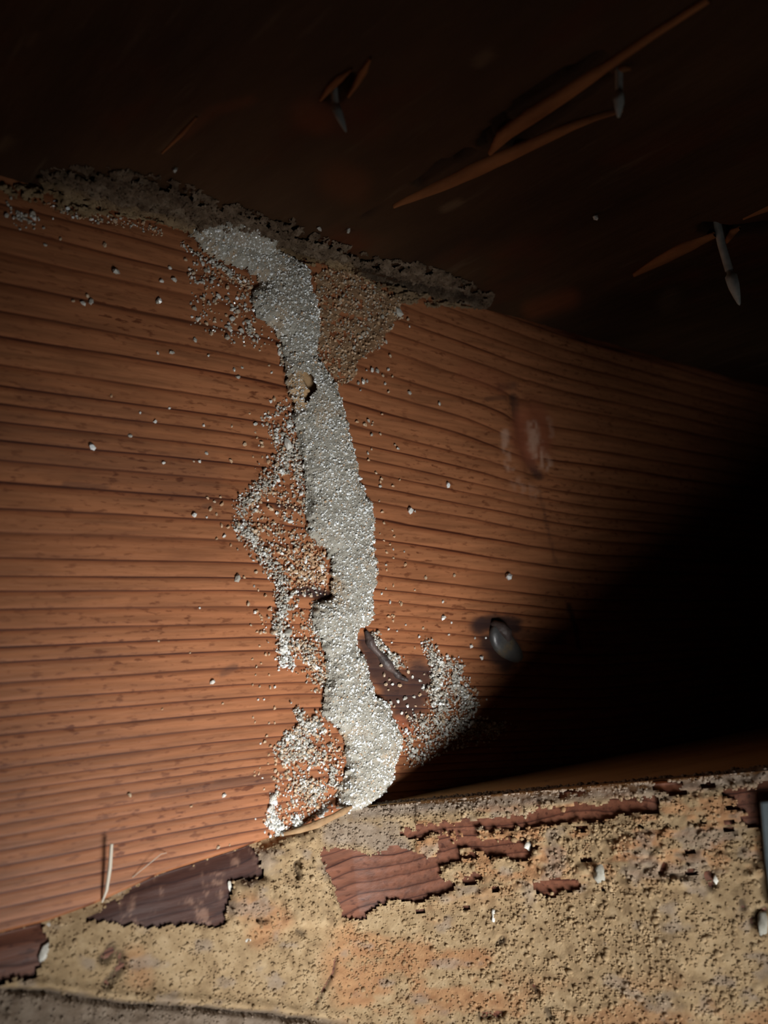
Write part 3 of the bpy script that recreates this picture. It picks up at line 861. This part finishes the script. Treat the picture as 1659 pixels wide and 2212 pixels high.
# ------------------------------------------------------------------ thin brown mud film right of the tube's upper half
FILM = [(672, 596), (720, 578), (765, 590), (800, 612), (850, 640), (874, 652), (868, 685), (845, 712), (820, 745), (795, 765), (772, 790), (748, 832), (728, 836), (700, 800), (684, 775), (690, 700), (680, 640)]
tx, tv = fold(np.array([p[0] for p in FILM], float), np.array([p[1] for p in FILM], float))
gx, gv = np.meshgrid(np.arange(tx.min(), tx.max(), 0.0004), np.arange(tv.min() - .001, min(tv.max(), H), 0.0004), indexing='ij')
px, py = project(fold_point(gx, gv, np.zeros_like(gx)))
d = poly_sd(px + 26 * (fbm(px / 14, py / 14, 111) - 0.5), py + 26 * (fbm(px / 14, py / 14, 112) - 0.5), FILM)
fh = fbm(px / 15, py / 10, 113)
hF = 0.0008 * (fh - 0.42) + 0.0004 * (0.5 - cells(px / 8, py / 8, 114)) + 0.0012 * np.exp(-(line_d(px, py, [(850, 650), (820, 720), (790, 760), (760, 800)]) / 14) ** 2)
keepF = (d > 0) & (hF > -0.00006)
film = bpy.data.objects.new('mud_film', None); COL.objects.link(film)
tag(film, 'thin patchy brown mud film right of the tube top', 'mud')
VF = fold_point(gx, gv, np.maximum(hF, 0) + 0.0001)
Vc, fc, Ac = compact(VF.reshape(-1, 3), grid_faces(*gx.shape, keepF), {})
mesh_obj('film', Vc, fc, M_film, film, Ac)
idx = np.flatnonzero((d > 0).ravel()); pick = rng.choice(idx, 900)
rr = np.exp(rng.normal(math.log(0.00030), 0.35, 900)).clip(0.00015, 0.0006)
granules('sand_grains', VF.reshape(-1, 3)[pick] + np.array([0, -1, 0]) * (rr * 0.4)[:, None], rr, rng.uniform(0.05, 0.5, 900), M_grain, film)


# ------------------------------------------------------------------ grains caked on the joist beside the tube
def scatter_poly(poly, n, clump=0.5, seed=1, scale=20):
    poly = np.asarray(poly, float)
    lo, hi = poly.min(0), poly.max(0)
    p = rng.uniform(lo, hi, (n * 6, 2))
    ok = poly_sd(p[:, 0] + 20 * (rng.random(len(p)) - 0.5), p[:, 1] + 20 * (rng.random(len(p)) - 0.5), poly) > 0
    nz_ = fbm(p[:, 0] / scale, p[:, 1] / scale, seed, 3)
    ok &= rng.random(len(p)) < sstep(0.5 - 0.5 * (1 - clump) - 0.08, 0.62, nz_)
    return p[ok][:n]


def scatter_line(pts, width, n):
    pts = np.asarray(pts, float)
    seg = np.linalg.norm(np.diff(pts, axis=0), axis=1); cs = np.concatenate([[0], np.cumsum(seg)])
    u = rng.uniform(0, cs[-1], n)
    c = np.stack([np.interp(u, cs, pts[:, 0]), np.interp(u, cs, pts[:, 1])], 1)
    return c + rng.normal(0, width * 0.4, (n, 2)) * (0.5 + vnoise(u / 14, u * 0, 5))[:, None]


def patch(name, label, specs):
    """specs: (points, radius mm, tone range, pile height mm)"""
    Cs, Rs, Ts = [], [], []
    for pts, r0, (t0, t1), pile in specs:
        P = on_joist(pts[:, 0], pts[:, 1])
        r = np.exp(rng.normal(math.log(r0 / 1000), 0.33, len(P))).clip(0.00015, 0.0009)
        P = P + np.array([0, -1, 0]) * (r * 0.55 + rng.random(len(P)) ** 1.5 * pile / 1000)[:, None]
        ok = P[:, 2] > low_edge(np.minimum(P[:, 0], 0)) - 0.0005
        Cs.append(P[ok]); Rs.append(r[ok]); Ts.append(np.where(rng.random(ok.sum()) < 0.16, rng.uniform(0.75, 1, ok.sum()), rng.uniform(t0, t1, ok.sum())))
    o = granules(name, np.concatenate(Cs), np.concatenate(Rs), np.concatenate(Ts), M_grain, None, label)
    o['category'] = 'sand'
    return o


GREY, WARM, WHITE = (0.30, 0.72), (0.05, 0.40), (0.60, 0.98)
patch('sand_patch', 'dense pale grains clinging left of the tube middle', [
    (scatter_poly([(560, 905), (620, 858), (640, 920), (652, 1000), (655, 1060), (610, 990)], 260, .5, 2), .30, GREY, .3),
    (scatter_poly([(600, 960), (650, 1000), (662, 1100), (690, 1180), (706, 1230), (702, 1290), (640, 1290), (600, 1230), (570, 1190), (530, 1160), (500, 1120), (520, 1085), (560, 1050), (600, 1010)], 760, .35, 3), .30, (0.05, 0.6), .3),
    (scatter_poly([(590, 1180), (690, 1180), (706, 1240), (700, 1270), (630, 1265)], 330, .3, 4), .33, (0.0, 0.25), .5),
    (scatter_line([(625, 960), (605, 1010), (560, 1055), (515, 1100)], 26, 520), .27, GREY, .9),
    (scatter_line([(512, 1132), (560, 1190), (598, 1238), (615, 1275), (612, 1310)], 24, 620), .27, GREY, 1.0),
    (scatter_line([(640, 960), (640, 1030), (650, 1060)], 16, 160), .26, GREY, .6)])
patch('sand_patch', 'straggling grains left of the tube, below the dark stain', [
    (scatter_line([(612, 1300), (600, 1340), (605, 1385), (625, 1400)], 22, 330), .28, GREY, .8),
    (scatter_line([(612, 1378), (610, 1425), (625, 1440)], 18, 240), .28, WHITE, .9),
    (scatter_line([(625, 1400), (660, 1395), (680, 1430), (690, 1480)], 26, 380), .28, (0.15, 0.6), .6),
    (scatter_line([(680, 1300), (668, 1345), (690, 1390)], 10, 120), .25, GREY, .5),
    (scatter_poly([(620, 1290), (665, 1290), (690, 1400), (700, 1500), (670, 1490), (610, 1400)], 190, .3, 6), .28, (0.05, 0.5), .2)])
patch('sand_patch', 'lacy patch of grains left of the tube foot', [
    (scatter_line([(640, 1530), (650, 1560), (672, 1566), (690, 1545)], 16, 210), .28, GREY, .7),
    (scatter_line([(688, 1572), (650, 1580), (620, 1592), (640, 1610), (668, 1600)], 22, 360), .28, GREY, .6),
    (scatter_line([(600, 1620), (618, 1640), (660, 1625), (690, 1640)], 22, 320), .27, (0.2, 0.6), .4),
    (scatter_poly([(600, 1600), (690, 1560), (742, 1620), (735, 1700), (705, 1760), (612, 1806), (576, 1785), (590, 1700)], 620, .4, 7, 16), .29, (0.12, 0.6), .3),
    (scatter_line([(632, 1700), (662, 1690), (688, 1710), (660, 1735)], 30, 420), .27, (0.22, 0.58), .5),
    (scatter_line([(590, 1715), (582, 1760), (580, 1790)], 12, 150), .28, WHITE, .6),
    (scatter_line([(590, 1765), (600, 1805), (615, 1795)], 16, 190), .28, WHITE, .8),
    (scatter_line([(636, 1765), (645, 1785), (630, 1800)], 14, 170), .29, WHITE, .9),
    (scatter_line([(718, 1655), (715, 1690), (725, 1700)], 12, 130), .28, GREY, .8),
    (scatter_line([(700, 1740), (690, 1765)], 8, 70), .27, WHITE, .6)])
patch('sand_patch', 'grey mound of grains right of the tube foot', [
    (scatter_line([(918, 1388), (935, 1420), (945, 1450), (960, 1440), (988, 1436)], 20, 380), .30, GREY, .9),
    (scatter_line([(945, 1455), (935, 1500), (950, 1530)], 26, 420), .30, GREY, 1.2),
    (scatter_line([(985, 1445), (975, 1490), (1000, 1500), (1020, 1530)], 20, 340), .30, GREY, .9),
    (scatter_poly([(928, 1470), (1000, 1450), (1035, 1520), (1010, 1560), (930, 1560)], 430, .25, 8), .30, GREY, .8),
    (scatter_line([(885, 1560), (920, 1560), (980, 1570), (1030, 1560), (1080, 1580)], 30, 520), .30, GREY, 1.0),
    (scatter_poly([(870, 1580), (960, 1560), (1085, 1560), (1070, 1590), (960, 1620), (880, 1660)], 520, .25, 9), .31, GREY, .6)])
patch('sand_patch', 'narrow strip of grains beside the dark scar right of tube', [
    (scatter_line([(802, 1368), (815, 1392), (838, 1412), (862, 1440)], 15, 260), .29, GREY, .8)])
patch('sand_patch', 'pale crumbs left of the tube top bend', [
    (scatter_poly([(405, 560), (470, 575), (560, 620), (540, 670), (590, 730), (560, 760), (420, 700)], 230, .45, 12), .34, (0.2, 0.7), .1),
    (scatter_line([(392, 528), (430, 556), (480, 580), (520, 600)], 9, 150), .26, GREY, .3),
    (scatter_line([(470, 600), (540, 612), (520, 640)], 22, 90), .26, WARM, .2),
    (scatter_line([(538, 708), (540, 728)], 9, 40), .32, GREY, .6),
    (scatter_line([(602, 745), (608, 790)], 6, 46), .30, (0.15, 0.5), .4)])
patch('sand_patch', 'dim grains on the joist by the far left corner ridge', [
    (scatter_line([(15, 450), (60, 480), (90, 470)], 26, 60), .30, GREY, .1),
    (scatter_line([(100, 440), (180, 470), (260, 480), (350, 500)], 14, 160), .26, (0.1, 0.5), .2)])

# ------------------------------------------------------------------ single loose grains, each its own thing
GR_MESH = []
for q in range(9):
    v = ICO_V * (1 + 0.15 * rng.normal(size=(12, 1))) * np.array([1.15, 0.75, 0.85])
    t = (0.95, 0.85, 0.75, 0.62, 0.5, 0.30, 0.22, 0.12, 0.05)[q]
    o = mesh_obj('sand_grain', v, ICO_F, M_grain, None, {'tone': np.full(12, t)}, False)
    GR_MESH.append(o.data)
    bpy.data.objects.remove(o)


def loose(px_, py_, r_px, label, group=None, mesh=None):
    p = on_joist(np.array(px_ * 1.), np.array(py_ * 1.))
    mm = np.linalg.norm(p - CAM) / F
    o = bpy.data.objects.new('sand_grain', GR_MESH[int(rng.integers(0, 9)) if mesh is None else mesh])
    r = r_px * mm
    o.location = (p[0], -0.55 * r, p[2])
    o.scale = (r, r, r)
    o.rotation_euler = (rng.uniform(-.5, .5), rng.uniform(0, 6.28), rng.uniform(-.5, .5))
    COL.objects.link(o)
    tag(o, label, 'grain', group)
    return o


for x_, y_, r_, lab, mi in (
        (198, 967, 8, 'largest white grain alone on the far left of the joist', 0),
        (1095, 1246, 10, 'large white grain above the rusty nail head', 0),
        (884, 1104, 9, 'white angular grain just right of the tube bulge', 1),
        (966, 1048, 6, 'bright white grain below and left of the knot', 0),
        (343, 651, 7, 'white grain on the upper left of the joist', 1),
        (249, 588, 8, 'pale crumb on the upper left below the corner ridge', 3),
        (617, 960, 13, 'chunky pale lump against the left edge of the tube', 2),
        (622, 1366, 10, 'round pale lump in the straggling grains below the stain', 4),
        (858, 676, 10, 'pale crumb under the right end of the mud film', 3),
        (512, 1248, 8, 'grey double crumb left of the straggling grains', 4),
        (457, 1473, 6, 'pale flake alone on the left lower joist', 2),
        (279, 1717, 5, 'pink pale grain on the dark streak at lower left', 5),
        (482, 1718, 5, 'small pale grain right of the dark streak end', 2),
        (418, 1113, 7, 'pale grain at the left tip of the grain fan', 1),
        (1038, 1421, 6, 'pale grain left of the rusty nail head', 1),
        (955, 1335, 6, 'small upright grain above the right hand mound', 2)):
    loose(x_, y_, r_, lab, None, mi)


def many(pts, lo, hi, label, group, meshes):
    for x_, y_ in pts:
        loose(x_, y_, float(np.exp(rng.uniform(math.log(lo), math.log(hi)))), label, group, int(rng.choice(meshes)))


many(np.array([(436, 570), (450, 580), (400, 562), (366, 580), (375, 605), (347, 608), (440, 640), (426, 652), (412, 655), (420, 668), (425, 690), (445, 700), (493, 709), (488, 682), (500, 690), (545, 712), (553, 725), (505, 740), (520, 715),
               (463, 690), (470, 640), (490, 622), (520, 645), (500, 660), (455, 720), (340, 652), (157, 651), (178, 656), (195, 652), (188, 640), (97, 530), (130, 517), (225, 530), (420, 735), (450, 768), (505, 800), (523, 795), (514, 815), (580, 790), (586, 805),
               (340, 764), (370, 762)]), 3.0, 6.5, 'small pale grain on the upper joist left of the tube', 'loose grains upper left', [2, 3, 4, 5])
a = rng.normal(0, 1, (64, 2)) * np.array([62, 150]) + np.array([560, 1010])
a = a[(a[:, 0] < 620) & (a[:, 0] > 360) & (a[:, 1] > 840) & (a[:, 1] < 1330)]
many(np.concatenate([a, np.array([(365, 882), (302, 892), (280, 942), (334, 911), (240, 856), (352, 1000), (445, 980), (430, 997), (418, 997), (448, 1076), (462, 1084), (475, 1074), (478, 1090), (453, 1100), (508, 1145), (515, 1164), (498, 1178), (527, 1180), (552, 1236), (548, 1266), (557, 1275)])]),
     2.6, 5.6, 'small pale grain on the joist left of the tube middle', 'loose grains middle left', [1, 3, 5, 6, 7])
a = rng.uniform((540, 1310), (604, 1500), (34, 2)); b = rng.uniform((545, 1500), (600, 1790), (30, 2))
many(np.concatenate([a, b, np.array([(342, 1385), (410, 1410), (480, 1520), (350, 1532), (470, 1830), (495, 1825), (412, 1742)])]), 2.2, 4.8, 'tiny tan grain on the joist left of the tube foot', 'loose grains lower left', [1, 5, 6, 7])
a = np.stack([800 + np.abs(rng.normal(0, 34, 46)), rng.uniform(880, 1345, 46)], 1); a[:, 0] += np.interp(a[:, 1], [880, 1090, 1345], [-38, 16, 20])
many(a, 2.4, 4.6, 'tiny tan grain on the joist close right of the tube', 'loose grains middle right', [3, 5, 6, 7])
a = rng.uniform((745, 690), (850, 850), (30, 2)); a = a[a[:, 0] > 745 + 0.1 * (a[:, 1] - 690)]
many(np.concatenate([a, np.array([(883, 848), (948, 872), (880, 690), (884, 705), (812, 735), (830, 738)])]), 2.5, 5.5, 'pale grain on the joist below the mud film', 'loose grains upper right', [2, 3, 4, 5])
many(np.array([(822, 1437), (828, 1458), (880, 1451), (890, 1462), (905, 1470), (912, 1485), (862, 1480), (846, 1478), (838, 1490), (893, 1505), (873, 1508), (858, 1515), (850, 1525), (878, 1525), (897, 1525), (866, 1540), (877, 1548), (892, 1540), (843, 1518), (832, 1478), (840, 1468), (905, 1500)]),
     3.0, 5.5, 'pale grain scattered over the dark scar right of tube', 'loose grains on the dark scar', [1, 3, 5, 6])
many(np.array([(838, 1359), (857, 1363), (875, 1350), (913, 1357), (968, 1371), (895, 1400), (845, 1388), (964, 1417), (970, 1422), (1005, 1480), (1012, 1486), (1024, 1490), (1030, 1496), (1050, 1511), (1016, 1396), (1025, 1378), (1048, 1378), (980, 1243), (895, 1275), (918, 1248), (955, 1300), (974, 1345)]),
     2.6, 5.2, 'small pale grain between the mound and nail head', 'loose grains by the nail head', [1, 2, 5])
for x_, y_ in ((378, 362), (380, 450), (394, 452), (418, 443), (690, 490), (752, 494)):
    p = on_level(np.array(x_ * 1.), np.array(y_ * 1.), H)
    o = loose(x_, y_, 5, 'pale grain on the subfloor above the mud ridge', 'grains on the subfloor', 3)
    o.location = (p[0], p[1], H - 0.0006)
p = on_level(np.array(1286.), np.array(464.), H)
o = loose(1286, 464, 5, 'single bright droplet like grain on the dark subfloor', None, 1)
o.location = (p[0], p[1], H - 0.0008)

# ------------------------------------------------------------------ rusty nail head driven into the joist
pc = on_joist(np.array(1090.), np.array(1392.))
nh = bpy.data.objects.new('bent_nail', None); COL.objects.link(nh); nh.location = pc
tag(nh, 'rusty grey bent nail head sunk in a black stain on joist', 'nail')
nn, kk = 26, 14
th = np.linspace(0, 2 * np.pi, nn, endpoint=False)
a_px = np.array([30., 34.])
A_ = on_joist(np.array(1117.), np.array(1428.)) - pc
B_ = on_joist(np.array(1112.), np.array(1372.)) - pc
prof = [(1.0, -0.0006), (1.04, 0.0004), (1.0, 0.0013), (0.86, 0.0019), (0.6, 0.0023), (0.3, 0.0025), (0.02, 0.0025)]
Vv = []
for sc_, hh in prof:
    wob = 1 + 0.10 * np.sin(2 * th + 0.7) + 0.06 * np.sin(3 * th)
    pt = (np.cos(th) * wob)[:, None] * A_ * sc_ + (np.sin(th) * wob)[:, None] * B_ * 0.80 * sc_
    lean = 0.0007 * np.cos(th) * sc_ * 1.0
    Vv.append(pt + np.array([0, -1, 0]) * (hh - lean - 0.0005 * sc_ * np.sin(th) ** 2 * (hh > 0.001))[:, None])
Vv = np.stack(Vv)
i = np.arange(Vv.shape[0] * nn).reshape(-1, nn); j = np.roll(i, -1, 1)
f = np.stack([i[:-1], j[:-1], j[1:], i[1:]], -1).reshape(-1, 4)
mesh_obj('head', Vv, f, M_head, nh)
s0 = on_joist(np.array(1062.), np.array(1347.)) - pc; s1 = on_joist(np.array(1082.), np.array(1368.)) - pc
tag(lathe([s0 + [0, .001, 0], s0 + [0, -.0006, 0], 0.5 * (s0 + s1) + [0, -.0018, 0], s1 + [0, -.0022, 0], 0.3 * s1 + [0, -.002, 0]], [.0002, .0012, .0022, .0023, .0012], 12, M_iron, 'bent_shank', nh), 'blackened bent neck')

# dark twisted scar stub at the tube's right side
tq = np.linspace(0, 1, 22)
qx = np.interp(tq, [0, .2, .4, .6, .8, 1], [788, 800, 816, 836, 856, 872]) + 9 * (vnoise(tq * 9, tq * 0, 5) - 0.5)
qy = np.interp(tq, [0, .2, .4, .6, .8, 1], [1364, 1388, 1412, 1438, 1462, 1474]) + 9 * (vnoise(tq * 9, tq * 0, 6) - 0.5)
o = lathe(on_joist(qx, qy) + np.array([0., -1, 0]) * (0.0004 + 0.0006 * vnoise(tq * 7, tq * 0, 7))[:, None],
          (0.0007 + 0.0012 * vnoise(tq * 10, tq * 0, 8)) * np.sin(np.pi * (0.06 + 0.9 * tq)) ** 0.5, 9, M_iron, 'wood_scar', None)
tag(o, 'dark twisted wood scar poking from the right of the tube', 'scar')

# ------------------------------------------------------------------ mud flange where tube meets sill, strap, fibres, flecks
fp = [(600, 1803), (640, 1792), (672, 1778), (700, 1762), (722, 1750), (742, 1741)]
c0 = np.array([on_joist(np.array(a * 1.), np.array(b * 1.)) for a, b in fp]) + np.array([[0, -.0008, 0], [0, -.0016, 0], [0, -.003, 0], [0, -.004, 0], [0, -.0042, 0], [0, -.0036, 0]])
o = lathe(c0, [.0004, .0008, .0011, .0008, .0010, .0004], 9, M_crust, 'mud_flange', crust, [1, .6, .4, .6, .4, 1])
for nm in ('dark', 'grey', 'orange'):
    at = o.data.attributes.new(nm, 'FLOAT', 'POINT')
    at.data.foreach_set('value', np.full(len(o.data.vertices), 0.35 if nm == 'orange' else 0.0, np.float32))
o['label'] = 'curled tan mud lip'

# metal strap cut by the right edge of the picture
sp = [(1638, 1728), (1700, 1722), (1730, 1900), (1665, 1960), (1650, 1860)]


def sill_near(px_, py_, lift):
    # nearest grid point of the sill front
    k_ = np.argmin((SPX - px_) ** 2 + (SPY - py_) ** 2)
    return SP.reshape(-1, 3)[k_] + N2 * lift


SP = sill_point(gs, gt, np.zeros_like(gs)); SPX, SPY = (a.ravel() for a in project(SP))
lo = np.array([sill_near(a, b, 0.0004) for a, b in sp]); hi_ = lo + N2 * 0.0030
Vv = np.concatenate([lo, hi_]); m_ = len(sp)
me = bpy.data.meshes.new('metal_strap')
me.from_pydata([tuple(v) for v in Vv], [], [tuple(range(m_, 2 * m_)), tuple(range(m_ - 1, -1, -1))] + [(q, (q + 1) % m_, m_ + (q + 1) % m_, m_ + q) for q in range(m_)])
me.update(); me.materials.append(M_strap)
o = bpy.data.objects.new('metal_strap', me); COL.objects.link(o)
bv = o.modifiers.new('bevel', 'BEVEL'); bv.width = 0.0006; bv.segments = 2
tag(o, 'blue grey metal strap on the sill at the right edge', 'strap')


def lump_at(px_, py_, r_px, mat, name, label, cat, group=None, lift=0.0002, flat=0.35):
    p = sill_near(px_, py_, lift)
    mm = np.linalg.norm(p - CAM) / F
    v, f = ICO_V, ICO_F
    # one subdivision for a smoother lump
    vs = list(map(tuple, v)); cache = {}; nf = []
    def mid(a, b):
        key = (min(a, b), max(a, b))
        if key not in cache:
            q = (np.array(vs[a]) + np.array(vs[b])); q /= np.linalg.norm(q); vs.append(tuple(q)); cache[key] = len(vs) - 1
        return cache[key]
    for a, b, c_ in f:
        x, y, z = mid(a, b), mid(b, c_), mid(c_, a)
        nf += [(a, x, z), (b, y, x), (c_, z, y), (x, y, z)]
    v = np.array(vs); v = v * (0.72 + 0.9 * (fbm(v[:, 0] * 2.1 + v[:, 1] * 1.3 + px_, v[:, 2] * 2.1 + py_, 3) - 0.35))[:, None] * (1 + 0.07 * rng.normal(size=(len(vs), 1)))
    o = mesh_obj(name, v * np.array([r_px[0] * mm, r_px[0] * mm * flat, r_px[1] * mm]), np.array(nf), mat)
    o.location = p
    tag(o, label, cat, group)
    return o


lump_at(105, 2003, (11, 14), M_white, 'plaster_fleck', 'white fleck on the left of the sill, the upper of two', 'fleck')
lump_at(98, 2062, (14, 28), M_white, 'plaster_fleck', 'long white fleck on the left of the sill, the lower', 'fleck')
lump_at(495, 1910, (5, 12), M_white, 'plaster_fleck', 'small white fleck at the right end of the dark wood', 'fleck')
lump_at(537, 2030, (14, 8), M_white, 'plaster_fleck', 'pale fleck in the mud below the hanging sheet', 'fleck')
lump_at(1068, 1975, (9, 16), M_white, 'plaster_fleck', 'white fleck over the crack in the crust middle', 'fleck')
lump_at(1140, 1825, (14, 10), M_white, 'plaster_fleck', 'white crumb beside the dark pit on the sill', 'fleck')
lump_at(1550, 1900, (14, 12), M_white, 'plaster_fleck', 'white crumb beside the dark pit near the strap', 'fleck')
lump_at(1650, 1995, (22, 26), M_tube, 'mud_clod', 'grey clod at the right edge below the strap', 'clod')
lump_at(1300, 1885, (26, 22), M_tube, 'mud_clod', 'grey clod in the crust right of the streaky wood', 'clod', None, 0.0002, 0.4)

V0 = [on_joist(np.array(a * 1.), np.array(b * 1.)) for a, b in ((229, 1820), (227, 1870), (223, 1920), (219, 1948))]
o = lathe([p + np.array([0, -q, 0]) for p, q in zip(V0, (.003, .0026, .0018, .0004))], [.00038, .00045, .00036, .0002], 8, M_fibre, 'wood_fibre', None)
tag(o, 'pale upright fibre standing at the lower left joist edge', 'fibre')
V0 = [on_joist(np.array(a * 1.), np.array(b * 1.)) for a, b in ((285, 1895), (318, 1862), (340, 1843), (358, 1842))]
o = lathe([p + np.array([0, -q, 0]) for p, q in zip(V0, (.0002, .0016, .0018, .0004))], [.00007, .00008, .00008, .00006], 5, M_fibre, 'web_thread', None)
tag(o, 'fine curved web thread near the lower left joist edge', 'thread')
